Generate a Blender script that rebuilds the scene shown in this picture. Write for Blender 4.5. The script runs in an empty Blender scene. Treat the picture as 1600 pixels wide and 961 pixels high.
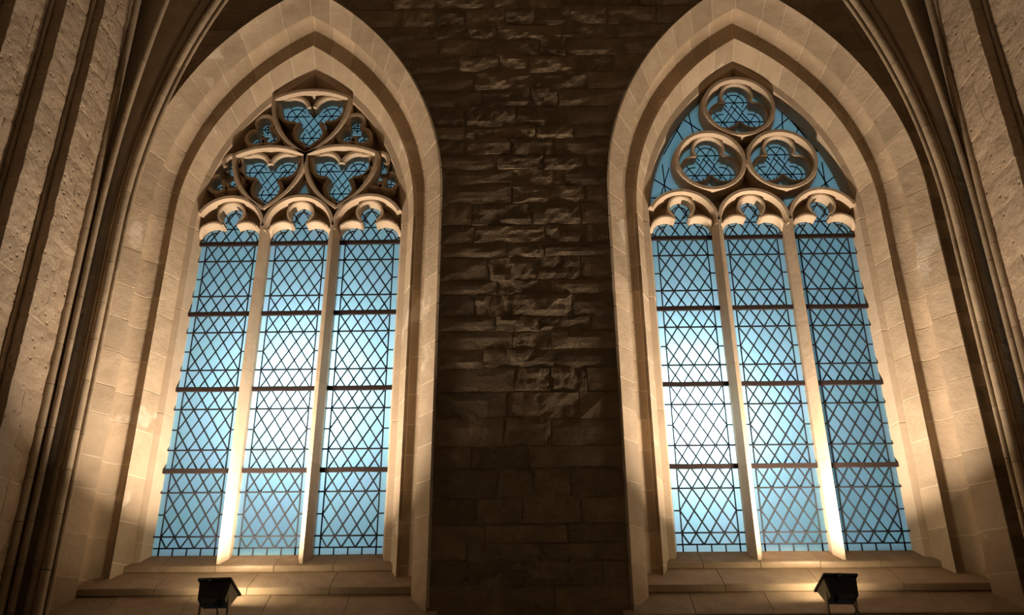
import bpy, bmesh, math, random
import numpy as np
from mathutils import Matrix, Vector, noise

random.seed(7)
scene = bpy.context.scene
COL = scene.collection

# ------------------------------------------------------------------ camera
PITCH, YAW, ROLL, FPX = 0.42385, 0.01788, 0.0050, 1351.8
cam_data = bpy.data.cameras.new('camera')
cam = bpy.data.objects.new('camera', cam_data)
COL.objects.link(cam)
cam_data.sensor_width = 36.0
cam_data.lens = FPX * 36.0 / 1600.0
cam_data.clip_start, cam_data.clip_end = 0.05, 200
cam.matrix_world = (Matrix.Rotation(YAW, 4, 'Z') @ Matrix.Rotation(math.pi / 2 + PITCH, 4, 'X')
                    @ Matrix.Rotation(-ROLL, 4, 'Z'))
scene.camera = cam

# ------------------------------------------------------------------ world, exposure
world = bpy.data.worlds.new('dusk_sky')
scene.world = world
world.use_nodes = True
wn = world.node_tree.nodes
wn['Background'].inputs[0].default_value = (0.32, 0.50, 0.575, 1)
wn['Background'].inputs[1].default_value = 0.48
vs = scene.view_settings
vs.view_transform = 'Standard'
vs.look = 'None'
vs.gamma = 1.0
vs.use_curve_mapping = False
vs.exposure = 0.08

WARM = (1.0, 0.795, 0.61)


def add_light(name, kind, loc, target, energy, color, **kw):
    d = bpy.data.lights.new(name, kind)
    d.energy, d.color = energy, color
    for k, v in kw.items():
        setattr(d, k, v)
    o = bpy.data.objects.new(name, d)
    COL.objects.link(o)
    o.location = loc
    o.rotation_euler = (Vector(target) - Vector(loc)).to_track_quat('-Z', 'Y').to_euler()
    return o


# added area lights just outside, making the bright patches in the coloured glass
OUT = (0.86, 0.95, 1.0)
add_light('added_glass_light', 'AREA', (-2.45, 10.15, 3.0), (-2.45, 9, 3.15), 41, OUT, shape='DISK', size=0.5)
add_light('added_glass_light', 'AREA', (1.72, 10.0, 2.75), (1.75, 9, 2.85), 47, OUT, shape='DISK', size=0.5)

# ------------------------------------------------------------------ materials
def new_mat(name):
    m = bpy.data.materials.new(name)
    m.use_nodes = True
    nt = m.node_tree
    return m, nt, nt.nodes, nt.links


def stone_mat(name, c1, c2, patch=None, bump=0.25, fine=60.0, coarse=4.0, var=0.16, rough=0.9, dist=0.02, pits=0.0):
    m, nt, N, L = new_mat(name)
    b = N['Principled BSDF']
    b.inputs['Roughness'].default_value = rough
    b.inputs['Specular IOR Level'].default_value = 0.2
    tc = N.new('ShaderNodeNewGeometry')
    pos = tc.outputs['Position']
    n1 = N.new('ShaderNodeTexNoise'); n1.inputs['Scale'].default_value = coarse
    n1.inputs['Detail'].default_value = 6; n1.inputs['Roughness'].default_value = 0.6
    L.new(pos, n1.inputs['Vector'])
    r1 = N.new('ShaderNodeMapRange'); r1.inputs[1].default_value = 0.3; r1.inputs[2].default_value = 0.7
    L.new(n1.outputs['Fac'], r1.inputs[0])
    mx = N.new('ShaderNodeMix'); mx.data_type = 'RGBA'
    mx.inputs[6].default_value = (*c1, 1); mx.inputs[7].default_value = (*c2, 1)
    L.new(r1.outputs[0], mx.inputs[0])
    col = mx.outputs[2]
    if patch:
        n3 = N.new('ShaderNodeTexNoise'); n3.inputs['Scale'].default_value = 1.7
        n3.inputs['Detail'].default_value = 4
        L.new(pos, n3.inputs['Vector'])
        r3 = N.new('ShaderNodeMapRange'); r3.inputs[1].default_value = 0.63; r3.inputs[2].default_value = 0.67
        L.new(n3.outputs['Fac'], r3.inputs[0])
        m3 = N.new('ShaderNodeMix'); m3.data_type = 'RGBA'
        m3.inputs[7].default_value = (*patch, 1)
        L.new(r3.outputs[0], m3.inputs[0]); L.new(col, m3.inputs[6])
        col = m3.outputs[2]
    oi = N.new('ShaderNodeObjectInfo')
    rr = N.new('ShaderNodeMapRange'); rr.inputs[3].default_value = 1 - var; rr.inputs[4].default_value = 1 + var
    L.new(oi.outputs['Random'], rr.inputs[0])
    vm = N.new('ShaderNodeVectorMath'); vm.operation = 'SCALE'
    L.new(col, vm.inputs[0]); L.new(rr.outputs[0], vm.inputs['Scale'])
    L.new(vm.outputs[0], b.inputs['Base Color'])
    n2 = N.new('ShaderNodeTexNoise'); n2.inputs['Scale'].default_value = fine
    n2.inputs['Detail'].default_value = 8; n2.inputs['Roughness'].default_value = 0.65
    L.new(pos, n2.inputs['Vector'])
    n4 = N.new('ShaderNodeTexNoise'); n4.inputs['Scale'].default_value = fine * 0.22
    n4.inputs['Detail'].default_value = 5
    L.new(pos, n4.inputs['Vector'])
    ad = N.new('ShaderNodeMath'); ad.operation = 'MULTIPLY_ADD'; ad.inputs[1].default_value = 2.2
    L.new(n4.outputs['Fac'], ad.inputs[0]); L.new(n2.outputs['Fac'], ad.inputs[2])
    h = ad.outputs[0]
    if pits > 0:
        vo = N.new('ShaderNodeTexVoronoi'); vo.inputs['Scale'].default_value = 9.0
        L.new(pos, vo.inputs['Vector'])
        rp = N.new('ShaderNodeMapRange'); rp.inputs[1].default_value = 0.05; rp.inputs[2].default_value = 0.22
        rp.inputs[3].default_value = -pits; rp.inputs[4].default_value = 0.0
        L.new(vo.outputs['Distance'], rp.inputs[0])
        a2 = N.new('ShaderNodeMath'); a2.operation = 'ADD'
        L.new(h, a2.inputs[0]); L.new(rp.outputs[0], a2.inputs[1])
        h = a2.outputs[0]
    bp = N.new('ShaderNodeBump'); bp.inputs['Strength'].default_value = bump
    bp.inputs['Distance'].default_value = dist
    L.new(h, bp.inputs['Height']); L.new(bp.outputs[0], b.inputs['Normal'])
    return m


def plain_mat(name, c, rough=0.5, metal=0.0, bump=0.0):
    m, nt, N, L = new_mat(name)
    b = N['Principled BSDF']
    b.inputs['Base Color'].default_value = (*c, 1)
    b.inputs['Roughness'].default_value = rough
    b.inputs['Metallic'].default_value = metal
    n = N.new('ShaderNodeTexNoise'); n.inputs['Scale'].default_value = 45
    mr = N.new('ShaderNodeMapRange'); mr.inputs[3].default_value = 0.7; mr.inputs[4].default_value = 1.3
    g = N.new('ShaderNodeNewGeometry'); L.new(g.outputs['Position'], n.inputs['Vector'])
    L.new(n.outputs['Fac'], mr.inputs[0])
    vm = N.new('ShaderNodeVectorMath'); vm.operation = 'SCALE'; vm.inputs[0].default_value = c
    L.new(mr.outputs[0], vm.inputs['Scale']); L.new(vm.outputs[0], b.inputs['Base Color'])
    return m


def glass_mat():
    m, nt, N, L = new_mat('coloured_glass')
    out = N['Material Output']
    N.remove(N['Principled BSDF'])
    g = N.new('ShaderNodeNewGeometry')
    n = N.new('ShaderNodeTexNoise'); n.inputs['Scale'].default_value = 3.2; n.inputs['Detail'].default_value = 5
    L.new(g.outputs['Position'], n.inputs['Vector'])
    mr = N.new('ShaderNodeMapRange'); mr.inputs[1].default_value = 0.3; mr.inputs[2].default_value = 0.7
    L.new(n.outputs['Fac'], mr.inputs[0])
    mx = N.new('ShaderNodeMix'); mx.data_type = 'RGBA'
    mx.inputs[6].default_value = (0.50, 0.80, 0.84, 1); mx.inputs[7].default_value = (0.56, 0.76, 0.90, 1)
    L.new(mr.outputs[0], mx.inputs[0])
    oi = N.new('ShaderNodeObjectInfo')
    rr = N.new('ShaderNodeMapRange'); rr.inputs[3].default_value = 0.93; rr.inputs[4].default_value = 1.04
    L.new(oi.outputs['Random'], rr.inputs[0])
    vm = N.new('ShaderNodeVectorMath'); vm.operation = 'SCALE'
    L.new(mx.outputs[2], vm.inputs[0]); L.new(rr.outputs[0], vm.inputs['Scale'])
    n2 = N.new('ShaderNodeTexNoise'); n2.inputs['Scale'].default_value = 90; n2.inputs['Detail'].default_value = 3
    L.new(g.outputs['Position'], n2.inputs['Vector'])
    bp = N.new('ShaderNodeBump'); bp.inputs['Strength'].default_value = 0.12; bp.inputs['Distance'].default_value = 0.01
    L.new(n2.outputs['Fac'], bp.inputs['Height'])
    tr = N.new('ShaderNodeBsdfTranslucent'); L.new(vm.outputs[0], tr.inputs['Color'])
    gl = N.new('ShaderNodeBsdfGlossy'); gl.inputs['Roughness'].default_value = 0.22
    L.new(bp.outputs[0], gl.inputs['Normal']); L.new(bp.outputs[0], tr.inputs['Normal'])
    ms = N.new('ShaderNodeMixShader'); ms.inputs[0].default_value = 0.05
    L.new(tr.outputs[0], ms.inputs[1]); L.new(gl.outputs[0], ms.inputs[2])
    L.new(ms.outputs[0], out.inputs['Surface'])
    return m


ASHLAR = stone_mat('ashlar', (0.60, 0.48, 0.34), (0.48, 0.37, 0.25), patch=(0.72, 0.61, 0.47), bump=0.32, fine=36, var=0.15)
TRACERY = stone_mat('tracery_stone', (0.64, 0.51, 0.37), (0.55, 0.43, 0.30), bump=0.15, fine=60, var=0.06)
MORTAR = stone_mat('lime_mortar', (0.80, 0.69, 0.53), (0.68, 0.57, 0.42), bump=0.4, fine=80, var=0.02)
RUBBLE = stone_mat('rubble_stone', (0.46, 0.35, 0.23), (0.32, 0.24, 0.155), bump=1.0, fine=22, coarse=6, var=0.22, dist=0.03)
RUBBLE_MORTAR = stone_mat('rubble_mortar', (0.48, 0.39, 0.27), (0.36, 0.28, 0.19), bump=1.0, fine=30, var=0.02, dist=0.03)
SIDE = stone_mat('side_wall_stone', (0.58, 0.46, 0.33), (0.47, 0.36, 0.25), bump=0.75, fine=20, coarse=5, var=0.07, dist=0.03, pits=0.9)
RIB = stone_mat('rib_stone', (0.52, 0.41, 0.28), (0.40, 0.31, 0.21), bump=0.3, fine=50, var=0.14)
SILL = stone_mat('sill_stone', (0.50, 0.38, 0.26), (0.40, 0.30, 0.20), bump=0.3, fine=40, coarse=7, var=0.10)
PLASTER = stone_mat('dark_plaster', (0.30, 0.24, 0.18), (0.23, 0.19, 0.14), bump=0.4, fine=20)
FLOORM = stone_mat('floor_stone', (0.22, 0.19, 0.15), (0.16, 0.14, 0.11), bump=0.2, fine=20)
LEAD = plain_mat('lead_came', (0.022, 0.024, 0.028), 0.6, 0.3)
IRON = plain_mat('rusty_iron', (0.024, 0.013, 0.010), 0.85, 0.2)
BLACK = plain_mat('black_enamel', (0.012, 0.011, 0.011), 0.45)
CAPM = plain_mat('grey_green_casting', (0.60, 0.60, 0.42), 0.6)
STEEL = plain_mat('steel_rim', (0.30, 0.26, 0.22), 0.35, 0.8)
GLASS = glass_mat()


def lamp_glass_mat():
    m, nt, N, L = new_mat('floodlight_lens')
    b = N['Principled BSDF']
    b.inputs['Base Color'].default_value = (0.8, 0.7, 0.5, 1)
    b.inputs['Emission Color'].default_value = (1.0, 0.78, 0.5, 1)
    b.inputs['Emission Strength'].default_value = 60.0
    n = N.new('ShaderNodeTexNoise'); n.inputs['Scale'].default_value = 60
    L.new(n.outputs['Fac'], b.inputs['Roughness'])
    return m


LENS = lamp_glass_mat()


# ------------------------------------------------------------------ helpers
def link(name, data, parent=None):
    o = bpy.data.objects.new(name, data)
    COL.objects.link(o)
    if parent is not None:
        o.parent = parent
    return o


def mesh(name, verts, faces, mat, parent=None, smooth=False, kind=None):
    me = bpy.data.meshes.new(name)
    me.from_pydata([tuple(v) for v in verts], [], faces)
    me.materials.append(mat)
    bm = bmesh.new(); bm.from_mesh(me)
    bmesh.ops.recalc_face_normals(bm, faces=bm.faces)
    bm.to_mesh(me); bm.free()
    if smooth:
        for p in me.polygons:
            p.use_smooth = len(p.vertices) == 4
    o = link(name, me, parent)
    if kind:
        o['kind'] = kind
    return o


def tag(o, label, cat, kind=None, group=None):
    o['label'] = label
    o['category'] = cat
    if kind:
        o['kind'] = kind
    if group:
        o['group'] = group
    return o


def empty(name, loc=(0, 0, 0)):
    o = link(name, None)
    o.empty_display_size = 0.2
    o['_p'] = 1
    del o['_p']
    return o


class MB:
    def __init__(self):
        self.v, self.f = [], []

    def add(self, vs_, fs):
        k = len(self.v)
        self.v += [tuple(v) for v in vs_]
        self.f += [tuple(i + k for i in f) for f in fs]

    def box(self, x0, x1, y0, y1, z0, z1):
        self.add([(x0, y0, z0), (x1, y0, z0), (x1, y1, z0), (x0, y1, z0), (x0, y0, z1), (x1, y0, z1), (x1, y1, z1), (x0, y1, z1)],
                 [(0, 3, 2, 1), (4, 5, 6, 7), (0, 1, 5, 4), (1, 2, 6, 5), (2, 3, 7, 6), (3, 0, 4, 7)])

    def strip(self, a, b, w, y0, y1):
        """thin straight bar in the XZ plane from a to b"""
        dx, dz = b[0] - a[0], b[1] - a[1]
        l = math.hypot(dx, dz)
        if l < 1e-6:
            return
        nx, nz = -dz / l * w / 2, dx / l * w / 2
        P = [(a[0] + nx, a[1] + nz), (a[0] - nx, a[1] - nz), (b[0] - nx, b[1] - nz), (b[0] + nx, b[1] + nz)]
        self.add([(p[0], y0, p[1]) for p in P] + [(p[0], y1, p[1]) for p in P],
                 [(0, 1, 2, 3), (0, 4, 5, 1), (1, 5, 6, 2), (2, 6, 7, 3), (3, 7, 4, 0)])

    def build(self, name, mat, parent=None, smooth=False, kind=None):
        return mesh(name, self.v, self.f, mat, parent, smooth, kind)


def sweep(mb, path, prof, closed=False, caps=True):
    """sweep profile [(offset, y)] (closed loop) along a path of (x, z) points"""
    pf = prof if callable(prof) else (lambda t: prof)
    n, k = len(path), len(pf(0))
    vs_ = []
    for i, (x, z) in enumerate(path):
        if closed:
            a, b = path[i - 1], path[(i + 1) % n]
        else:
            a, b = path[max(0, i - 1)], path[min(n - 1, i + 1)]
        p = (x, z)
        def nrm(u, v):
            dx, dz = v[0] - u[0], v[1] - u[1]
            l = math.hypot(dx, dz)
            return (-dz / l, dx / l) if l > 1e-9 else None
        n1, n2 = nrm(a, p), nrm(p, b)
        n1 = n1 or n2; n2 = n2 or n1
        mx_, mz_ = n1[0] + n2[0], n1[1] + n2[1]
        l = math.hypot(mx_, mz_) or 1
        mx_, mz_ = mx_ / l, mz_ / l
        s = 1 / max(0.45, mx_ * n1[0] + mz_ * n1[1])
        for o, y in pf(i / max(1, n - 1)):
            vs_.append((x + mx_ * o * s, y, z + mz_ * o * s))
    fs = []
    for i in range(n if closed else n - 1):
        j = (i + 1) % n
        for q in range(k):
            r = (q + 1) % k
            fs.append((i * k + q, i * k + r, j * k + r, j * k + q))
    if caps and not closed:
        fs.append(tuple(range(k)))
        fs.append(tuple((n - 1) * k + q for q in reversed(range(k))))
    mb.add(vs_, fs)


def arc(cx, cz, r, a0, a1, n):
    return [(cx + r * math.cos(math.radians(a0 + (a1 - a0) * i / n)), cz + r * math.sin(math.radians(a0 + (a1 - a0) * i / n))) for i in range(n + 1)]


# ------------------------------------------------------------------ layout constants
XC = 2.685            # window centre lines at x = -XC and +XC
ZS = 5.10             # springing of the window arches
YW = 8.24             # face of the window wall
YG = 9.06              # glass
ZG = 1.332            # bottom of glass
BARS = [4.950, 4.038, 3.126, 2.213]
PITCHX = 0.83
XL, XR = -4.75, 4.90   # side walls
FLOOR_Z, CEIL_Z = -1.6, 11.0


def cen(h, A):
    return (A * A - h * h) / (2 * h)


# jamb profile: (half width, depth, arch centre offset)
def P(h, y, apex):
    return (h, y, cen(h, apex - ZS))


P_O = P(1.745, 8.232, 8.17)
P_HO = P(1.580, 8.44, 7.915)
hollow = []
_ax, _ay, _bx, _by = 1.580, 8.44, 1.398, 8.688
_ch = math.hypot(_bx - _ax, _by - _ay)
_half = math.radians(84)                       # the hollow is a round scoop of about 150 degrees
_r = _ch / (2 * math.sin(_half))
_ux, _uy = (_by - _ay) / _ch, -(_bx - _ax) / _ch     # into the stone
_cx = (_ax + _bx) / 2 - _ux * _r * math.cos(_half)
_cy = (_ay + _by) / 2 - _uy * _r * math.cos(_half)
_a0 = math.atan2(_ay - _cy, _ax - _cx)
for i in range(1, 14):
    f = i / 14
    h, y = _cx + _r * math.cos(_a0 + 2 * _half * f), _cy + _r * math.sin(_a0 + 2 * _half * f)
    lin = _ax + (_bx - _ax) * f
    hollow.append(P(h, y, 7.915 * (1 - f) + 7.615 * f + 1.6 * (h - lin)))
P_SH = P(1.395, 8.660, 7.615)
P_FS = P(1.300, 8.880, 7.43)
P_RF = P(1.230, 8.892, 7.335)
P_GL = P(1.180, 9.09, 7.26)
PROF_OUT = [P_O, P_HO] + hollow + [P_SH]
PROF_IN = [P_SH, P_FS]
PROF_FR = [P_FS, P_RF, P_GL]
PROF_ALL = [P_O, P_HO] + hollow + [P_SH, P_FS, P_RF, P_GL]


def arch_pt(p, u, off=0.0):
    """u<0: height below springing in metres; 0..1: fraction of the arch"""
    h, y, c = p
    h += off
    if u <= 0:
        return (h, y + off, ZS + u)
    R = h + c
    phi = math.acos(c / R) * u
    return (-c + R * math.cos(phi), y + off, ZS + R * math.sin(phi))


def arch_half(p, z):
    """half width of the arch line p at height z (0 if above apex)"""
    h, y, c = p
    if z <= ZS:
        return h
    R = h + c
    d = R * R - (z - ZS) ** 2
    return max(0.0, math.sqrt(d) - c) if d > 0 else 0.0


def order_block(name, prof, u0, u1, xc, s, mat, parent, gap=0.013, depth=0.03, jit=0.0012):
    if u1 <= 0:
        us = [u0 + gap / 2, u1 - gap / 2]
    else:
        g = gap / 2 / 3.0
        k = 4
        us = [u0 + g + (u1 - u0 - 2 * g) * i / k for i in range(k + 1)]
        us[0] = max(us[0], 0.0)
    j = random.uniform(-jit, jit)
    vs_, fs = [], []
    n = len(prof)
    for u in us:
        for off in (j, depth):
            for p in prof:
                x, y, z = arch_pt(p, u, off)
                vs_.append((xc + s * x, y, z))
    m = 2 * n
    for i in range(len(us) - 1):
        a, b = i * m, (i + 1) * m
        for q in range(n - 1):
            fs.append((a + q, a + q + 1, b + q + 1, b + q))
        fs.append((a, b, b + n, a + n))
        fs.append((a + n - 1, a + 2 * n - 1, b + 2 * n - 1, b + n - 1))
    for i in (0, (len(us) - 1) * m):
        for q in range(n - 1):
            fs.append((i + q, i + q + 1, i + n + q + 1, i + n + q))
    o = mesh(name, vs_, fs, mat, parent)
    if n > 5:
        me = o.data
        nx_ = n - 1
        for p in me.polygons:
            q = p.index
            blk = nx_ + 2
            if q < blk * (len(us) - 1) and 1 <= q % blk < nx_:
                p.use_smooth = True
        me.set_sharp_from_angle(angle=math.radians(30))
    return o


# ------------------------------------------------------------------ room shell
def struct(name, mb, mat, label, cat):
    o = mb.build(name, mat)
    return tag(o, label, cat, 'structure')


m = MB(); m.box(-7, 7, -9, 9.4, FLOOR_Z - 0.2, FLOOR_Z)
struct('floor', m, FLOORM, 'dark stone floor of the nave below the windows', 'floor')
m = MB(); m.box(-7, 7, -9, 9.4, CEIL_Z, CEIL_Z + 0.2)
struct('ceiling', m, PLASTER, 'dark vault ceiling high above the two windows', 'ceiling')
m = MB(); m.box(-7, 7, -9.2, -9, FLOOR_Z, CEIL_Z)
struct('wall_rear', m, PLASTER, 'plain wall closing the nave opposite the windows', 'wall')

# window wall: a mortar face with the two pointed openings left out
m = MB()
zz = [FLOOR_Z, 0.2]
while zz[-1] < 8.4:
    zz.append(zz[-1] + 0.06)
zz.append(CEIL_Z)
YM = YW + 0.022
for z0, z1 in zip(zz, zz[1:]):
    h0, h1 = arch_half(P_O, z0 + 1e-6), arch_half(P_O, z1)
    if z1 <= 0.21:
        h0 = h1 = 0
    e = 0.012
    rows = [(XL - 0.8, XL - 0.8, -XC - h0 - e, -XC - h1 - e), (-XC + h0 + e, -XC + h1 + e, XC - h0 - e, XC - h1 - e), (XC + h0 + e, XC + h1 + e, XR + 0.8, XR + 0.8)]
    if h0 == 0 and h1 == 0:
        rows = [(XL - 0.8, XL - 0.8, XR + 0.8, XR + 0.8)]
    for a0, a1, b0, b1 in rows:
        m.add([(a0, YM, z0), (b0, YM, z0), (b1, YM, z1), (a1, YM, z1)], [(0, 1, 2, 3)])
# outer skin of the wall so that no daylight enters beside the glass
m.add([(-8, 9.35, FLOOR_Z), (-XC - 1.3, 9.35, FLOOR_Z), (-XC - 1.3, 9.35, CEIL_Z), (-8, 9.35, CEIL_Z)], [(0, 1, 2, 3)])
m.add([(8, 9.35, FLOOR_Z), (XC + 1.3, 9.35, FLOOR_Z), (XC + 1.3, 9.35, CEIL_Z), (8, 9.35, CEIL_Z)], [(0, 1, 2, 3)])
m.add([(-XC + 1.3, 9.35, FLOOR_Z), (XC - 1.3, 9.35, FLOOR_Z), (XC - 1.3, 9.35, CEIL_Z), (-XC + 1.3, 9.35, CEIL_Z)], [(0, 1, 2, 3)])
wall_front = struct('wall_front', m, RUBBLE_MORTAR, 'dark rough rubble stone wall between and above the two lit windows', 'wall')


def rough_block(name, quad, y, proud, mat, parent, axis='y', nx=5, nz=3, amp=0.012, sgn=-1):
    """stone with an uneven face: quad = (a0,b0,z0,a1,b1,z1): bottom edge a0..b0 at z0, top edge a1..b1 at z1"""
    a0, b0, z0, a1, b1, z1 = quad
    vs_, fs = [], []
    seed = random.uniform(0, 99)
    for j in range(nz + 1):
        for i in range(nx + 1):
            u, v = i / nx, j / nz
            edge = i in (0, nx) or j in (0, nz)
            p = (a0 + (b0 - a0) * u) * (1 - v) + (a1 + (b1 - a1) * u) * v
            z = z0 + (z1 - z0) * v
            d = proud + amp * (noise.noise(Vector((p * 4.1, z * 6.3, seed))) + 0.6 * noise.noise(Vector((p * 13.0, z * 17.0, seed))))
            if edge:
                d -= 0.45 * proud
                z += 0.010 * noise.noise(Vector((p * 7, z * 3, seed + 3)))
                p += 0.010 * noise.noise(Vector((p * 3, z * 9, seed + 7)))
            q = y + sgn * d
            vs_.append((p, q, z) if axis == 'y' else (q, p, z))
    W = nx + 1
    for j in range(nz):
        for i in range(nx):
            fs.append((j * W + i, j * W + i + 1, (j + 1) * W + i + 1, (j + 1) * W + i))
    k = len(vs_)
    ring = [i for i in range(W)] + [j * W + nx for j in range(1, nz + 1)] + [nz * W + i for i in range(nx - 1, -1, -1)] + [j * W for j in range(nz - 1, 0, -1)]
    for r in ring:
        v = vs_[r]
        vs_.append((v[0], y - sgn * 0.004, v[2]) if axis == 'y' else (y - sgn * 0.004, v[1], v[2]))
    n = len(ring)
    for i in range(n):
        j = (i + 1) % n
        fs.append((ring[i], ring[j], k + j, k + i))
    o = mesh(name, vs_, fs, mat, parent)
    return o


# courses of rubble on the window wall
z = 0.15
stones = []
while z < 8.75:
    hgt = random.choice([0.17, 0.20, 0.22, 0.25, 0.28])
    z1 = z + hgt
    g = 0.012
    iv = []
    H0, H1 = arch_half(P_O, z), arch_half(P_O, z1)
    e = 0.008
    if H1 <= 0 and H0 <= 0.02:
        iv = [(XL, XL, XR, XR)]
    else:
        iv = [(XL + 0.05, XL + 0.05, -XC - H0 - e, -XC - H1 - e), (-XC + H0 + e, -XC + H1 + e, XC - H0 - e, XC - H1 - e), (XC + H0 + e, XC + H1 + e, XR - 0.05, XR - 0.05)]
    for a0, a1, b0, b1 in iv:
        Wd = max(b0 - a0, b1 - a1)
        if Wd < 0.06:
            continue
        cuts = [0.0]
        lo, hi = max(a0, a1), min(b0, b1)
        x = lo
        xs = []
        while True:
            x += random.uniform(0.32, 0.82)
            if x > hi - 0.2:
                break
            xs.append(x)
        bot = [a0] + xs + [b0]
        top = [a1] + xs + [b1]
        for i in range(len(bot) - 1):
            dz0, dz1 = random.uniform(-0.012, 0.012), random.uniform(-0.012, 0.012)
            stones.append((bot[i] + g / 2, bot[i + 1] - g / 2, z + g / 2 + dz0, top[i] + g / 2, top[i + 1] - g / 2, z1 - g / 2 + dz1, i in (0, len(bot) - 2)))
    z = z1
vis = [q for q in stones if q[2] < 8.3]
for q in vis:
    if q[1] - q[0] < 0.03 or q[4] - q[3] < 0.03:
        continue
    if q[6]:
        rough_block('quoin_stone', q[:6], YM, random.uniform(0.008, 0.012), RUBBLE, wall_front, amp=0.005, nx=4, nz=3)
    else:
        rough_block('rubble_stone', q[:6], YM, random.uniform(0.006, 0.016), RUBBLE, wall_front, amp=0.012, nx=9, nz=4)


# ------------------------------------------------------------------ side walls with slender nook shafts
def tube(mb, pts, r, n=12, a0=0, a1=360):
    """round tube through 3D points"""
    k = len(pts)
    rings = []
    for i, p in enumerate(pts):
        p = Vector(p)
        t = (Vector(pts[min(k - 1, i + 1)]) - Vector(pts[max(0, i - 1)])).normalized()
        sx = t.cross(Vector((0, 1, 0)))
        if sx.length < 1e-3:
            sx = Vector((1, 0, 0))
        sx.normalize()
        sy = sx.cross(t)
        rings.append([p + sx * (r * math.cos(2 * math.pi * q / n)) + sy * (r * math.sin(2 * math.pi * q / n)) for q in range(n)])
    vs_ = [v for rg in rings for v in rg]
    fs = []
    for i in range(k - 1):
        for q in range(n):
            w = (q + 1) % n
            fs.append((i * n + q, i * n + w, (i + 1) * n + w, (i + 1) * n + q))
    c = len(vs_)
    vs_ += rings[0] + rings[-1]
    fs.append(tuple(c + q for q in range(n)))
    fs.append(tuple(c + n + q for q in reversed(range(n))))
    mb.add(vs_, fs)


def shaft_from_path(name, path_fn, L0, L1, r, parent, mat, seg=0.42, gap=0.006, sub=3, jit=0.0):
    """drums of a shaft or rib roll along path_fn(s); child drums of parent"""
    s = L0
    while s < L1 - 1e-3:
        e = min(L1, s + seg * random.uniform(0.85, 1.15))
        if L1 - e < 0.15:
            e = L1
        pts = [path_fn(s + gap / 2 + (e - s - gap) * i / sub) for i in range(sub + 1)]
        mb = MB()
        tube(mb, pts, r * random.uniform(0.985, 1.015))
        mb.build(name, mat, parent, smooth=True)
        s = e


def side_wall(sgn, name, bands, label):
    """stepped respond; sgn=+1: faces look to +X. bands: (x, y0, y1) from the camera to the window wall"""
    mb = MB()
    for i, (x, y0, y1) in enumerate(bands):
        mb.add([(x, y0, FLOOR_Z), (x, y1, FLOOR_Z), (x, y1, CEIL_Z), (x, y0, CEIL_Z)], [(0, 1, 2, 3)])
        if i:
            xp = bands[i - 1][0]
            mb.add([(x, y0, FLOOR_Z), (xp, y0, FLOOR_Z), (xp, y0, CEIL_Z), (x, y0, CEIL_Z)], [(0, 1, 2, 3)])
    x, y0, y1 = bands[-1]
    mb.add([(x, y1, FLOOR_Z), (x - sgn * 0.5, y1 + 0.35, FLOOR_Z), (x - sgn * 0.5, y1 + 0.35, CEIL_Z), (x, y1, CEIL_Z)], [(0, 1, 2, 3)])
    w = struct(name, mb, MORTAR, label, 'wall')
    for i, (x, a, b) in enumerate(bands):
        a0 = max(a, 5.9)
        z = -0.3
        while z < 8.4:
            hgt = random.uniform(0.24, 0.36)
            cut = [a0, b]
            if b - a0 > 0.45 and random.random() < 0.6:
                cut = [a0, a0 + (b - a0) * random.uniform(0.35, 0.65), b]
            for p, q in zip(cut, cut[1:]):
                e0 = 0.012 if p == a and i else 0.0
                rough_block('ashlar_block', (p - e0 + 0.003, q - 0.003, z + 0.004, p - e0 + 0.003, q - 0.003, z + hgt - 0.004), x, 0.012, SIDE, w,
                            axis='x', sgn=sgn, amp=0.008, nx=5, nz=4)
            if i:
                xp = bands[i - 1][0]
                lo, hi = min(x, xp) + 0.004, max(x, xp) - 0.004
                rough_block('return_block', (lo, hi, z + 0.004, lo, hi, z + hgt - 0.004), a, 0.010, SIDE, w, axis='y', sgn=-1, amp=0.004, nx=2, nz=3)
            z += hgt
        if i:
            xp = bands[i - 1][0]
            sh = link('nook_shaft', None, w)
            shaft_from_path('shaft_drum', lambda s, xx=xp + sgn * 0.026, yy=a - 0.024: (xx, yy, s), -0.3, 8.4, 0.024, sh, RIB, seg=0.62)
    return w


wall_left = side_wall(1, 'wall_left', [(-5.25, -9, 6.53), (-5.064, 6.53, 7.03), (-4.895, 7.03, 7.46), (-4.75, 7.46, 8.02)],
                      'pale rough stepped side wall with slender shafts at the left edge of the picture')
wall_right = side_wall(-1, 'wall_right', [(5.25, -9, 6.55), (5.07, 6.55, 7.36), (4.90, 7.36, 8.02)],
                       'pale rough stepped side wall with slender shafts at the right edge of the picture')


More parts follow.
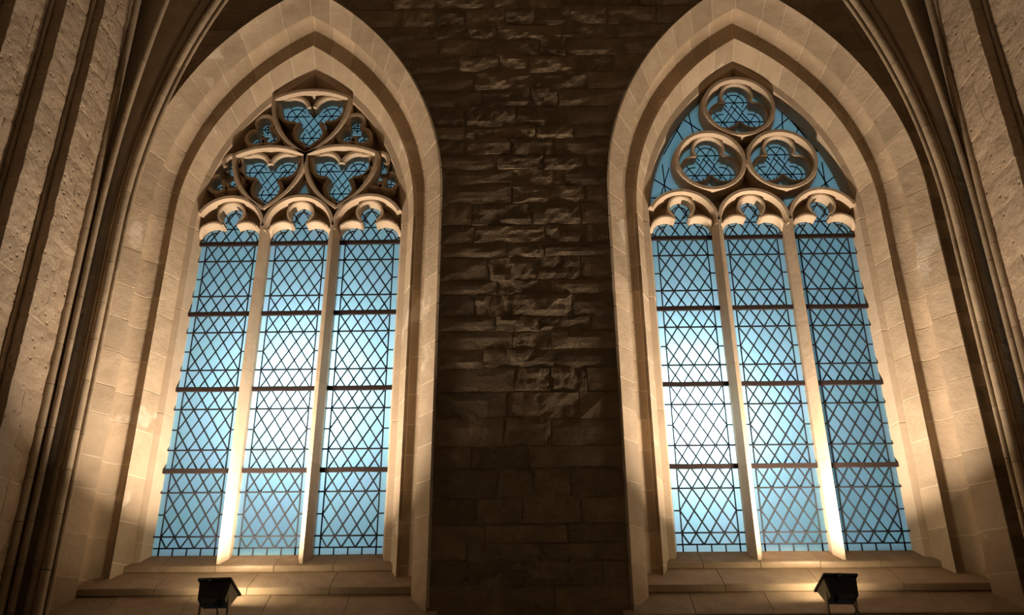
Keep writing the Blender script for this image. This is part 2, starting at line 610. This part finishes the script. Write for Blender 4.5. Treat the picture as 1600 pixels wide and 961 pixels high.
# ------------------------------------------------------------------ vault ribs in the two corners
def rib_cluster(side, label):
    """side=-1 left, +1 right"""
    root = empty('vault_rib')
    tag(root, label, 'vault rib', 'structure')
    base = abs(XL if side < 0 else XR)
    ZR = 4.6
    R = 8.6
    inner = 4.36 if side < 0 else 4.54

    def path(x0, y0, zr, R, dirx, diry):
        def fn(s):
            if s <= zr:
                return (side * x0, y0, s)
            a = (s - zr) / R
            d = R * (1 - math.cos(a))
            return (side * (x0 - dirx * d), y0 + diry * d, zr + R * math.sin(a))
        return fn
    # (x, y, radius, spring, arc radius, inward share, forward share)
    rolls = [(inner + 0.055, 8.110, 0.042, ZR, R, 1.0, 0.0),
             (inner + 0.004, 8.165, 0.020, ZR, R, 1.02, 0.0),
             (inner + 0.122, 8.125, 0.022, ZR, R, 0.96, -0.02),
             (inner + 0.185, 8.150, 0.026, ZR, R, 0.84, -0.05),
             (inner + 0.265, 8.055, 0.030, ZR - 0.1, R, 0.62, -0.35),
             (base - 0.030, 8.03, 0.046, 20, R, 0, 0)]
    for x0, y0, r, zr, RR, dx, dy in rolls:
        sh = link('rib_roll', None, root)
        shaft_from_path('rib_segment', path(x0, y0, zr, RR, dx, dy), 0.2, 8.7, r, sh, RIB, seg=0.45)
    # hollow core behind the rolls
    for (xa, xb, dxa, dxb, zr) in ((inner + 0.03, base, 1.0, 0.0, ZR),):
        mb = MB()
        ss = [0.2 + 0.25 * i for i in range(35)]
        for s0, s1 in zip(ss, ss[1:]):
            a0 = path(xa, 8.20, zr, R, dxa, 0)(s0); a1 = path(xa, 8.20, zr, R, dxa, 0)(s1)
            b0 = path(inner + 0.2, 8.20, zr, R, 0.85, 0)(s0); b1 = path(inner + 0.2, 8.20, zr, R, 0.85, 0)(s1)
            mb.add([(a0[0], 8.26, a0[2]), a0, b0, (side * base, 8.19, b0[2]), (a1[0], 8.26, a1[2]), a1, b1, (side * base, 8.19, b1[2])],
                   [(0, 1, 5, 4), (1, 2, 6, 5), (2, 3, 7, 6)])
        mb.build('rib_core', RIB, root)
    return root


rib_cluster(-1, 'clustered stone vault rib curving up the corner beside the left window')
rib_cluster(1, 'clustered stone vault rib curving up the corner beside the right window')


# ------------------------------------------------------------------ windows
BARP = lambda w, yf=8.845, n=0.42: [(-w, 9.10), (-w, yf + 0.13), (-w * n, yf), (w * n, yf), (w, yf + 0.13), (w, 9.10)]
FOILP = lambda w0, w1, yf=8.905: [(w0, 9.10), (w0, yf + 0.02), (w0 + (w1 - w0) * 0.3, yf), (w1, yf), (w1, 9.10)]


def foil(mb, cx, cz, r, a0, a1, t=0.045, n=14, yf=8.905):
    """a cusped lobe: band of stone outside radius r"""
    pts = arc(cx, cz, r, a0, a1, n)
    # path runs counter-clockwise: left normal points to the centre, so outward offsets are negative
    sweep(mb, pts, [(0, 9.10), (0, yf + 0.02), (-t * 0.35, yf), (-t, yf), (-t, 9.10)])


def lancet_near(x, z, m=0.024):
    return any(lancet_inside(x + m * math.cos(a), z + m * math.sin(a)) for a in (0, 0.785, 1.571, 2.356, 3.142, 3.927, 4.712, 5.498)) or lancet_inside(x, z)


def lancet_inside(x, z):
    """glass outline of a cusped lancet, centred on 0"""
    if z < 5.0:
        return abs(x) < 0.345
    if (abs(x) - 0.19) ** 2 + (z - 5.0) ** 2 < 0.155 ** 2:
        return True
    if abs(x) < 0.19 and z < 5.15:
        return True
    return x * x + (z - 5.30) ** 2 < 0.13 ** 2 or (abs(x) < 0.10 and z < 5.25)


def clip_lines(mb, lines, inside, w, y0, y1, step=0.008):
    for (ax, az), (bx, bz) in lines:
        l = math.hypot(bx - ax, bz - az)
        n = max(2, int(l / step))
        start = None
        for i in range(n + 1):
            t = i / n
            x, z = ax + (bx - ax) * t, az + (bz - az) * t
            ok = inside(x, z)
            if ok and start is None:
                start = (x, z)
            if (not ok or i == n) and start is not None:
                mb.strip(start, (x, z), w, y0, y1)
                start = None


def polyline(mb, pts, w, y0, y1):
    for a, b in zip(pts, pts[1:]):
        mb.strip(a, b, w, y0, y1)


PANE_MESH = {}


def pane_mesh(key, pts):
    if key in PANE_MESH:
        return PANE_MESH[key]
    n = len(pts)
    cx = sum(p[0] for p in pts) / n; cz = sum(p[1] for p in pts) / n
    sh = 0.997
    vs_ = [(p[0] * sh, -0.003, p[1] * sh) for p in pts] + [(p[0], 0.001, p[1]) for p in pts]
    fs = [tuple(range(n))] + [(i, n + i, n + (i + 1) % n, (i + 1) % n) for i in range(n)]
    me = bpy.data.meshes.new('pane')
    me.from_pydata(vs_, [], fs)
    me.materials.append(GLASS)
    bm = bmesh.new(); bm.from_mesh(me)
    for f in bm.faces:
        f.normal_update()
    fr = bm.faces[:] and [f for f in bm.faces if len(f.verts) == n and abs(f.normal.y) > 0.9]
    for f in fr:
        if f.normal.y > 0:
            f.normal_flip()
    bm.to_mesh(me); bm.free()
    PANE_MESH[key] = me
    return me


COLW, ROWH = 0.58 / 4, 0.228
BORD = 0.055


def leaded_light(xc, label):
    root = empty('leaded_light')
    tag(root, label, 'leaded glazing', 'thing')
    root['group'] = 'leaded lancet lights of the two windows'
    x0 = xc - 0.29
    leads = MB()
    border = MB()
    edges = [(BARS[0], BARS[1], 4.0), (BARS[1], BARS[2], 4.0), (BARS[2], BARS[3], 4.0), (BARS[3], ZG, 3.5)]
    def put(key, pts, cx, cz):
        o = link('pane', pane_mesh(key, pts), root)
        o.location = (cx, YG, cz)
        o.rotation_euler = (random.uniform(-0.012, 0.012), 0, random.uniform(-0.012, 0.012))
    cw, rh = COLW / 2, ROWH / 2
    D = [(-cw, 0), (0, -rh), (cw, 0), (0, rh)]
    for zt, zb, rows in edges:
        zl = zt - rows * ROWH
        def W(u, v):
            return (x0 + u * COLW, zt - v * ROWH)
        # lattice lines
        for k in range(-4, 5):
            seg = []
            # u - v = k
            u0_, u1_ = max(0, k), min(4, rows + k)
            if u1_ > u0_ + 1e-6:
                leads.strip(W(u0_, u0_ - k), W(u1_, u1_ - k), 0.0128, YG - 0.0125, YG + 0.002)
        for k in range(0, 9):
            u0_, u1_ = max(0, k - rows), min(4, k)
            if u1_ > u0_ + 1e-6:
                leads.strip(W(u0_, k - u0_), W(u1_, k - u1_), 0.0128, YG - 0.0105, YG + 0.002)
        # border leads
        for sx in (x0, x0 + 0.58):
            leads.strip((sx, zt), (sx, zb), 0.0125, YG - 0.012, YG + 0.002)
        for v in (2.0,):
            z_ = zt - v * ROWH
            leads.strip((xc - 0.35, z_), (x0, z_), 0.0125, YG - 0.012, YG + 0.002)
            leads.strip((x0 + 0.58, z_), (xc + 0.35, z_), 0.0125, YG - 0.012, YG + 0.002)
        for v in (1.0, 3.0):
            z_ = zt - v * ROWH
            rods = MB()
            rods.strip((xc - 0.36, z_), (xc + 0.36, z_), 0.015, YG - 0.026, YG - 0.012)
            rods.build('support_rod', LEAD, root)
        if rows < 4:
            leads.strip((xc - 0.35, zl), (xc + 0.35, zl), 0.0125, YG - 0.012, YG + 0.002)
            for q in range(5):
                xx = x0 + (q) * COLW + (0.0 if q in (0, 4) else 0.0)
                leads.strip((xx, zl), (xx, zb - 0.03), 0.0125, YG - 0.012, YG + 0.002)
            border.add([(xc - 0.37, YG, zb - 0.06), (xc + 0.37, YG, zb - 0.06), (xc + 0.37, YG, zl), (xc - 0.37, YG, zl)], [(0, 1, 2, 3)])
        for sx0, sx1 in ((xc - 0.37, x0), (x0 + 0.58, xc + 0.37)):
            vv = [0, 1, 2, 3, rows]
            for a, b in zip(vv, vv[1:]):
                border.add([(sx0, YG, zt - b * ROWH), (sx1, YG, zt - b * ROWH), (sx1, YG, zt - a * ROWH), (sx0, YG, zt - a * ROWH)], [(0, 1, 2, 3)])
        # panes
        nj = 4 if rows == 4 else 3
        for i in range(4):
            for j in range(0, int(rows) + 1):
                c = W(i + 0.5, j)
                if j == 0:
                    put('top', [(-cw, 0), (0, -rh), (cw, 0)], *c)
                elif j == rows:
                    put('bot', [(-cw, 0), (cw, 0), (0, rh)], *c)
                elif rows == 3.5 and j == 3:
                    put('dia', D, *c)
                else:
                    put('dia', D, *c)
        for i in range(5):
            for j in range(int(math.ceil(rows))):
                c = W(i, j + 0.5)
                half = (j + 0.5 == rows)
                if i == 0:
                    pts = [(0, -rh), (cw, 0), (0, rh)] if not half else [(0, 0), (cw, 0), (0, rh)]
                elif i == 4:
                    pts = [(-cw, 0), (0, -rh), (0, rh)] if not half else [(-cw, 0), (0, 0), (0, rh)]
                else:
                    pts = D if not half else [(-cw, 0), (cw, 0), (0, rh)]
                key = ('side', min(i, 1) if i < 4 else 4, half)
                put(key, pts, *c)
    # cusped head: lattice above the top bar
    z0 = BARS[0]
    inside = lambda x, z: z >= z0 and lancet_inside(x - xc, z)
    lines = []
    for k in range(-4, 9):
        a = (x0 + (k - 3) * COLW, z0 - 0.0); b = (a[0] + 3 * COLW, z0 + 3 * ROWH)
        lines.append((a, b))
        a = (x0 + k * COLW, z0); b = (a[0] - 3 * COLW, z0 + 3 * ROWH)
        lines.append((a, b))
    clip_lines(leads, lines, inside, 0.0128, YG - 0.0125, YG + 0.002)
    for s in (-1, 1):
        pa = arc(xc + s * 0.19, 5.0, 0.115, 0 if s > 0 else 180, 95 if s > 0 else 85, 8)
        polyline(leads, pa, 0.0125, YG - 0.012, YG + 0.002)
    polyline(leads, arc(xc, 5.30, 0.085, -60, 240, 14), 0.0125, YG - 0.012, YG + 0.002)
    leads.strip((xc - 0.1, 5.165), (xc + 0.1, 5.165), 0.0125, YG - 0.012, YG + 0.002)
    leads.build('lead_cames', LEAD, root)
    border.build('border_glass', GLASS, root, kind='stuff')
    for z_ in BARS:
        mb = MB()
        n = 7
        pts = []
        for i in range(n + 1):
            pts.append((xc - 0.37 + 0.74 * i / n, z_ + random.uniform(-0.0025, 0.0025)))
        sweep(mb, pts, [(-0.024, YG - 0.012), (-0.024, YG - 0.045), (0.024, YG - 0.045), (0.024, YG - 0.012)])
        mb.build('saddle_bar', IRON, root)
    return root


def grid_glass(win, xc, classify, z0, z1, step=0.022):
    """glass of the window head, one sheet for each opening"""
    cells = {}
    nx = int(2.5 / step)
    for i in range(nx):
        x = -1.25 + (i + 0.5) * step
        z = z0 + step / 2
        while z < z1:
            if abs(x) < arch_half(P_GL, z) + 0.02:
                cells.setdefault(classify(x, z), []).append((x, z))
            z += step
    for key, cs in sorted(cells.items()):
        idx, vs_, fs = {}, [], []
        def vid(x, z):
            k = (round(x / step * 2), round((z - z0) / step * 2))
            if k not in idx:
                idx[k] = len(vs_)
                vs_.append((xc + x, YG, z))
            return idx[k]
        h = step / 2
        for x, z in cs:
            fs.append((vid(x - h, z - h), vid(x + h, z - h), vid(x + h, z + h), vid(x - h, z + h)))
        if key == 'hole':
            continue
        if key == 'stone':
            mesh('tracery_web', [(x, 9.075, z) for x, y, z in vs_], fs, TRACERY, win)
            continue
        me = bpy.data.meshes.new('tracery_pane')
        me.from_pydata(vs_, [], fs)
        me.materials.append(GLASS)
        link('tracery_pane', me, win)


def trefoil_leads(mb, lobes, extra=()):
    """lobes: (cx, cz, r) world coordinates"""
    inside = lambda x, z: any((x - cx) ** 2 + (z - cz) ** 2 < r * r for cx, cz, r in lobes)
    y0, y1 = YG - 0.012, YG - 0.001
    mx_, mz_ = sum(l[0] for l in lobes) / 3, sum(l[1] for l in lobes) / 3
    for cx, cz, r in lobes:
        a = math.degrees(math.atan2(cz - mz_, cx - mx_))
        polyline(mb, arc(cx, cz, r * 0.70, a - 130, a + 130, 16), 0.010, y0, y1)
        L_ = []
        for ang in (0, 57, -57):
            c, s = math.cos(math.radians(ang)), math.sin(math.radians(ang))
            L_.append(((cx - c * r, cz - s * r), (cx + c * r, cz + s * r)))
        clip_lines(mb, L_, lambda x, z: (x - cx) ** 2 + (z - cz) ** 2 <= r * r * 1.01, 0.010, y0, y1)
    d = 0.10
    for sx in (-1, 1):
        for off in (-0.06, 0.06):
            mb.strip((mx_ - d + off, mz_ - sx * 0.15), (mx_ + d + off, mz_ + sx * 0.15), 0.010, y0, y1)


def tri_path(V, s, n=10):
    """equilateral curved triangle, each side an arc centred on the opposite corner; counter-clockwise"""
    out = []
    for i in range(3):
        A, B, C = V[i], V[(i + 1) % 3], V[(i + 2) % 3]
        a0 = math.degrees(math.atan2(A[1] - C[1], A[0] - C[0]))
        a1 = math.degrees(math.atan2(B[1] - C[1], B[0] - C[0]))
        while a1 < a0:
            a1 += 360
        out.append(arc(C[0], C[1], s, a0, a1, n))
    return out


def window(idx, xc, label, style):
    win = empty('window_%d' % idx)
    tag(win, label, 'window', 'structure')
    # mortar bed behind the dressed stones
    mb = MB()
    us = [-4.9, 0.0] + [i / 24 for i in range(1, 25)]
    for s in (-1, 1):
        n = len(PROF_ALL)
        vs_, fs = [], []
        for u in us:
            for p in PROF_ALL:
                x, y, z = arch_pt(p, u, 0.003)
                vs_.append((xc + s * x, y, z))
        for i in range(len(us) - 1):
            for q in range(n - 1):
                fs.append((i * n + q, i * n + q + 1, (i + 1) * n + q + 1, (i + 1) * n + q))
        mb.add(vs_, fs)
    mb.build('mortar_bed', MORTAR, win)
    for s in (-1, 1):
        for name, prof, ch, na, mat in (('outer_voussoir', PROF_OUT, 0.37, 10, ASHLAR), ('inner_voussoir', PROF_IN, 0.42, 9, ASHLAR), ('frame_stone', PROF_FR, 1.15, 4, TRACERY)):
            u = -4.75
            while u < -0.02:
                e = u + ch * random.uniform(0.82, 1.2)
                if e > -0.18:
                    e = 0.0
                nm = name.replace('voussoir', 'jamb_stone')
                order_block(nm, prof, u, e, xc, s, mat, win)
                u = e
            cuts = [0.0]
            for i in range(1, na):
                cuts.append((i + random.uniform(-0.18, 0.18)) / na)
            cuts.append(1.0)
            for a, b in zip(cuts, cuts[1:]):
                order_block(name, prof, a, b, xc, s, mat, win)
    # stepped sloping sill
    courses = [((9.10, 1.365), (8.80, 1.205), 0.055, [-1.5, -0.98, -0.42, 0.16, 0.75, 1.5]),
               ((8.82, 1.150), (8.475, 0.960), 0.065, [-1.75, -0.86, 0.02, 0.80, 1.75]),
               ((8.50, 0.895), (8.20, 0.680), 0.06, [-1.85, -1.2, -0.5, 0.25, 1.0, 1.85])]
    for (ya, za), (yb, zb), rise, cuts in courses:
        for a, b in zip(cuts, cuts[1:]):
            j = random.uniform(-0.002, 0.002)
            a_, b_ = xc + a + 0.003, xc + b - 0.003
            sec = [(ya, za + j), (yb + 0.012, zb + 0.006 + j), (yb, zb - 0.006 + j), (yb - 0.004, zb - rise + j), (yb + 0.05, zb - rise - 0.02), (ya, za - 0.2)]
            vs_ = [(a_, y, z) for y, z in sec] + [(b_, y, z) for y, z in sec]
            k = len(sec)
            fs = [(i, (i + 1) % k, k + (i + 1) % k, k + i) for i in range(k)] + [tuple(range(k)), tuple(range(2 * k - 1, k - 1, -1))]
            mesh('sill_stone', vs_, fs, SILL, win)
    # mullions, each in a few lengths of stone
    for mx_ in (-0.415, 0.415):
        mu = link('mullion', None, win)
        zc = [1.05, 2.17, 3.3, 4.42, 5.09] if mx_ < 0 else [1.05, 2.25, 3.15, 4.4, 5.09]
        for a, b in zip(zc, zc[1:]):
            mb = MB()
            sweep(mb, [(xc + mx_, a + 0.0015), (xc + mx_, b - 0.0015)], BARP(0.063, 8.84, 0.25))
            mb.build('mullion_stone', TRACERY, mu)
    # lancet heads
    for k in (-1, 0, 1):
        cx = xc + k * PITCHX
        mb = MB()
        sweep(mb, arc(cx, 5.09, 0.405, 27 if k > 0 else -8, 153 if k < 0 else 188, 28), BARP(0.043))
        head = mb.build('lancet_head', TRACERY, win)
        cu = MB()
        for s in (-1, 1):
            if s > 0:
                pts = arc(cx + 0.19, 5.0, 0.155, 0, 128, 12)
            else:
                pts = arc(cx - 0.19, 5.0, 0.155, 52, 180, 12)
            def lobe(t, s=s):
                q = t if s > 0 else 1 - t          # distance from the jamb end
                d = 0.13 * max(0.0, 1 - q / 0.35) ** 1.5
                return [(0, 9.10), (0, 8.925 + d), (-0.014, 8.905 + d), (-0.036, 8.905 + d), (-0.036, 9.10)]
            sweep(cu, pts, lobe)
        foil(cu, cx, 5.30, 0.13, -52, 232, 0.034)
        cu.build('cusping', TRACERY, head)
    lead = MB()
    if style == 'circles':
        circ = [(0.0, 6.715, 0.425), (-0.432, 5.925, 0.405), (0.432, 5.925, 0.405)]
        for cx, cz, R in circ:
            mb = MB()
            sweep(mb, arc(xc + cx, cz, R, 0, 360, 40)[:-1], BARP(0.048, 8.845), closed=True)
            ring = mb.build('tracery_ring', TRACERY, win)
            fo = MB()
            lobes = []
            for a in (90, 210, 330):
                d = R * 0.47
                lx, lz, lr = xc + cx + d * math.cos(math.radians(a)), cz + d * math.sin(math.radians(a)), R * 0.405
                foil(fo, lx, lz, lr, a - 122, a + 122, 0.036)
                lobes.append((lx, lz, lr))
            fo.build('trefoil', TRACERY, ring)
            trefoil_leads(lead, lobes)
        def classify(x, z):
            for i, (cx, cz, R) in enumerate(circ):
                if (x - cx) ** 2 + (z - cz) ** 2 < R * R:
                    return 'c%d' % i
            for k in (-1, 0, 1):
                if abs(x - k * PITCHX) < 0.41 and (z < 5.09 or (x - k * PITCHX) ** 2 + (z - 5.09) ** 2 < 0.41 ** 2):
                    return 'l%d' % k if lancet_near(x - k * PITCHX, z) else 'stone'
            if abs(x) < 0.45 and (z < 6.45 or z > 7.12):
                return 'stone'
            if z > 7.12:
                return 'stone'
            return 'u%d%d' % (x > 0, 0 if z > 6.2 else 1)
        # leads of the corner panes
        for s in (-1, 1):
            for (a, b) in (((0.50, 6.98), (0.95, 6.15)), ((0.42, 6.45), (0.72, 6.72)), ((0.55, 6.35), (0.60, 6.85)), ((0.65, 6.25), (0.80, 6.6)),
                           ((0.90, 5.95), (1.1, 5.35)), ((0.86, 5.60), (1.12, 5.80)), ((0.97, 5.48), (0.98, 6.0)), ((0.85, 5.52), (1.15, 5.52))):
                lead.strip((xc + s * a[0], a[1]), (xc + s * b[0], b[1]), 0.0125, YG - 0.012, YG - 0.001)
    else:
        C = (0.0, 6.095)
        s_ = 0.95
        def pt(a):
            return (C[0] + s_ * math.cos(math.radians(a)), C[1] + s_ * math.sin(math.radians(a)))
        def vp(a, s_):
            return (C[0] + s_ * math.cos(math.radians(a)), C[1] + s_ * math.sin(math.radians(a)))
        tris = [((C, vp(60, 0.97), vp(120, 0.97)), 0.97), ((C, vp(180, 0.88), vp(240, 0.88)), 0.88), ((C, vp(300, 0.88), vp(0, 0.88)), 0.88)]
        tri_lobes = []
        for V, sd in tris:
            mb = MB()
            for side in tri_path([(xc + v[0], v[1]) for v in V], sd):
                sweep(mb, side, BARP(0.044))
            ring = mb.build('curved_triangle', TRACERY, win)
            gx, gz = sum(v[0] for v in V) / 3, sum(v[1] for v in V) / 3
            fo = MB()
            lobes = []
            tips = []
            spec = [(0.225, 0.150, 0.165), (-0.225, 0.150, 0.165), (0.0, -0.185, 0.160)] if sd > 0.9 else [(0.185, 0.125, 0.150), (-0.185, 0.125, 0.150), (0.0, -0.200, 0.148)]
            for ox, oz, lr in spec:
                a = math.degrees(math.atan2(oz, ox))
                lx, lz = xc + gx + ox, gz + oz
                foil(fo, lx, lz, lr, a - 136, a - 28, 0.05, 10)
                foil(fo, lx, lz, lr, a + 28, a + 136, 0.05, 10)
                t = (lx + 1.38 * lr * math.cos(math.radians(a)), lz + 1.38 * lr * math.sin(math.radians(a)))
                for q in (-28, 28):
                    e = (lx + lr * math.cos(math.radians(a + q)), lz + lr * math.sin(math.radians(a + q)))
                    seg = [e, t] if q < 0 else [t, e]
                    sweep(fo, seg, [(0, 9.10), (0, 8.925), (-0.016, 8.905), (-0.05, 8.905), (-0.05, 9.10)])
                lobes.append((lx, lz, lr * 1.02))
                tips += [(lx - xc, lz, lr), (t[0] - xc - 0.07 * math.cos(math.radians(a)), t[1] - 0.07 * math.sin(math.radians(a)), 0.045)]
            tips.append((gx, gz, 0.11))
            tri_lobes.append(tips)
            fo.build('trefoil', TRACERY, ring)
            trefoil_leads(lead, lobes)
        dag = [(0.570, 6.610, 0.075), (0.475, 6.405, 0.080), (0.665, 6.385, 0.080), (0.905, 6.030, 0.075), (0.865, 5.760, 0.090), (1.040, 5.720, 0.085)]
        def classify(x, z):
            for i, (V, sd) in enumerate(tris):
                if all((x - v[0]) ** 2 + (z - v[1]) ** 2 < sd * sd for v in V):
                    return 't%d' % i if any((x - lx) ** 2 + (z - lz) ** 2 < (lr + 0.03) ** 2 for lx, lz, lr in tri_lobes[i]) else 'stone'
            for k in (-1, 0, 1):
                if abs(x - k * PITCHX) < 0.41 and (z < 5.09 or (x - k * PITCHX) ** 2 + (z - 5.09) ** 2 < 0.41 ** 2):
                    return 'l%d' % k if lancet_near(x - k * PITCHX, z) else 'stone'
            for i, (cx, cz, r) in enumerate(dag):
                if abs(x) < 0.11 - (z - 5.565) * 0.42 and 5.57 < z < 5.77:
                    return 'hole'
                if (abs(x) - cx) ** 2 + (z - cz) ** 2 < (r + 0.025) ** 2:
                    return 'd%d%d' % (i // 3, x > 0)
            return 'stone'
        # small three-sided light over the middle lancet
        pane = MB()
        pane.add([(xc - 0.085, 8.985, 5.575), (xc + 0.085, 8.985, 5.575), (xc, 8.985, 5.76)], [(0, 1, 2)])
        pane.build('tracery_pane', GLASS, win)
        fr = MB()
        for a_, b_ in (((-0.10, 5.565), (0.0, 5.785)), ((0.0, 5.785), (0.10, 5.565)), ((0.10, 5.57), (-0.10, 5.57))):
            sweep(fr, [(xc + a_[0], a_[1]), (xc + b_[0], b_[1])], [(-0.016, 9.0), (-0.016, 8.94), (0.016, 8.94), (0.016, 9.0)])
        fr.build('light_frame', TRACERY, win)
        # daggers between the triangles and the arch: small cusped openings
        for s in (-1, 1):
            for tri in (dag[:3], dag[3:]):
                cu = MB()
                gx, gz = sum(d[0] for d in tri) / 3, sum(d[1] for d in tri) / 3
                for cx, cz, r in tri:
                    a = math.degrees(math.atan2(cz - gz, s * (cx - gx)))
                    foil(cu, xc + s * cx, cz, r, a - 140, a + 140, 0.055, 12)
                    polyline(lead, arc(xc + s * cx, cz, r * 0.6, 0, 360, 10), 0.011, YG - 0.012, YG - 0.001)
                    lead.strip((xc + s * cx - r, cz), (xc + s * cx + r, cz), 0.011, YG - 0.012, YG - 0.001)
                    lead.strip((xc + s * cx, cz - r), (xc + s * cx, cz + r), 0.011, YG - 0.012, YG - 0.001)
                cu.build('dagger_cusping', TRACERY, win)
    lead.build('tracery_leads', LEAD, win)
    grid_glass(win, xc, classify, BARS[0] - 0.0, 7.35)
    return win


window(1, -XC, 'tall pointed stone window whose tracery has three curved triangles', 'triangles')
window(2, XC, 'tall pointed stone window whose tracery has three trefoil circles', 'circles')
for xc, nm in ((-XC, 'curved-triangle window'), (XC, 'trefoil-circle window')):
    for k, side in ((-1, 'first'), (0, 'middle'), (1, 'third')):
        leaded_light(xc + k * PITCHX, 'blue diamond-pane leaded light, %s lancet from the left in the %s' % (side, nm))


# ------------------------------------------------------------------ ledge and floodlights
for sx, w in ((-1, 'left'), (1, 'right')):
    mb = MB()
    a, b = (XL + 0.45, -0.95) if sx < 0 else (0.95, XR - 0.45)
    sec = [(8.25, 0.50), (7.90, 0.46), (7.86, 0.40), (7.90, 0.30), (8.25, 0.22)]
    vs_ = [(a, y, z) for y, z in sec] + [(b, y, z) for y, z in sec]
    k = len(sec)
    fs = [(i, (i + 1) % k, k + (i + 1) % k, k + i) for i in range(k)] + [tuple(range(k)), tuple(range(2 * k - 1, k - 1, -1))]
    mb.add(vs_, fs)
    o = mb.build('trim_%d' % (1 if sx < 0 else 2), SILL)
    tag(o, 'projecting stone ledge under the sill of the %s window' % w, 'ledge', 'structure')


def floodlight(x, turn, label, energy):
    root = empty('floodlight')
    tag(root, label, 'floodlight', 'thing', 'window floodlights')
    yb, zb = 8.07, 0.885
    tilt = math.radians(-30)
    Mx = Matrix.Translation((x, yb, zb)) @ Matrix.Rotation(turn, 4, 'Z') @ Matrix.Rotation(tilt, 4, 'X')
    # local frame: x width, y depth (to the window), z up = light direction
    def T(v):
        return Mx @ Vector(v)
    def lbox(name, mat, bot, top, parent=root):
        """frustum between rectangles (x0,x1,y0,y1,z)"""
        vs_ = []
        for (a, b, c, d, z) in (bot, top):
            vs_ += [T((a, c, z)), T((b, c, z)), T((b, d, z)), T((a, d, z))]
        return mesh(name, vs_, [(0, 3, 2, 1), (4, 5, 6, 7), (0, 1, 5, 4), (1, 2, 6, 5), (2, 3, 7, 6), (3, 0, 4, 7)], mat, parent)
    W = 0.150
    lbox('reflector_housing', BLACK, (-W * 0.82, W * 0.82, -0.05, 0.08, -0.125), (-W * 0.97, W * 0.97, -0.105, 0.115, 0.035))
    lbox('junction_box', BLACK, (-0.07, 0.07, -0.055, 0.02, -0.155), (-0.08, 0.08, -0.06, 0.04, -0.12))
    for s in (-1, 1):
        vs_ = []
        for z, y0, y1, xx in ((-0.118, -0.03, 0.07, W * 0.84), (0.03, -0.075, 0.10, W * 0.985)):
            for dx in (0, 0.006):
                vs_ += [T((s * (xx + dx), y0, z)), T((s * (xx + dx), y1, z))]
        mesh('end_cap', vs_, [(0, 1, 5, 4), (2, 6, 7, 3), (0, 4, 6, 2), (1, 3, 7, 5), (4, 5, 7, 6), (0, 2, 3, 1)], CAPM, root)
    fr = lbox('front_frame', BLACK, (-W * 1.08, W * 1.08, -0.12, 0.13, 0.035), (-W * 1.08, W * 1.08, -0.12, 0.13, 0.055))
    rim = lbox('frame_rim', STEEL, (-W * 1.085, W * 1.085, -0.124, 0.134, 0.050), (-W * 1.06, W * 1.06, -0.115, 0.125, 0.058))
    lbox('lens', LENS, (-W * 0.92, W * 0.92, -0.10, 0.11, 0.0585), (-W * 0.90, W * 0.90, -0.095, 0.105, 0.060))
    lbox('latch', BLACK, (-0.045, -0.012, -0.132, -0.118, 0.005), (-0.045, -0.012, -0.134, -0.118, 0.045))
    for s in (-1, 1):
        mb = MB()
        p = T((s * W * 0.90, 0.0, -0.05))
        q = Vector((p.x, p.y - 0.01, 0.48))
        mb.box(p.x - 0.006, p.x + 0.006, p.y - 0.016, p.y + 0.016, 0.485, p.z)
        mb.build('stand_leg', STEEL, root)
    mb = MB()
    mb.box(x - 0.15, x + 0.15, yb - 0.03, yb + 0.03, 0.478, 0.488)
    mb.build('stand_base', STEEL, root)
    c0 = T((0.03, -0.02, -0.15))
    pts = [c0 + Vector((0.05 * math.sin(t * 2.2), -0.01 * t, -0.11 * t)) for t in [i / 3 for i in range(8)]]
    mb = MB(); tube(mb, pts, 0.006, 8)
    mb.build('power_cable', BLACK, root, smooth=True)
    d = bpy.data.lights.new('flood_beam', 'AREA')
    d.shape, d.size, d.size_y = 'RECTANGLE', 0.25, 0.18
    d.energy, d.color = energy, WARM
    d.spread = math.radians(122)
    o = bpy.data.objects.new('flood_beam', d)
    COL.objects.link(o)
    o.parent = root
    # area lights shine along their local -Z
    o.matrix_world = Mx @ Matrix.Translation((0, 0, 0.075)) @ Matrix.Rotation(math.pi + math.radians(20), 4, 'X')
    return root


floodlight(-2.80, math.radians(-11), 'black floodlight on a stand below the curved-triangle window', 168)
floodlight(2.735, math.radians(11), 'black floodlight on a stand below the trefoil-circle window', 168)
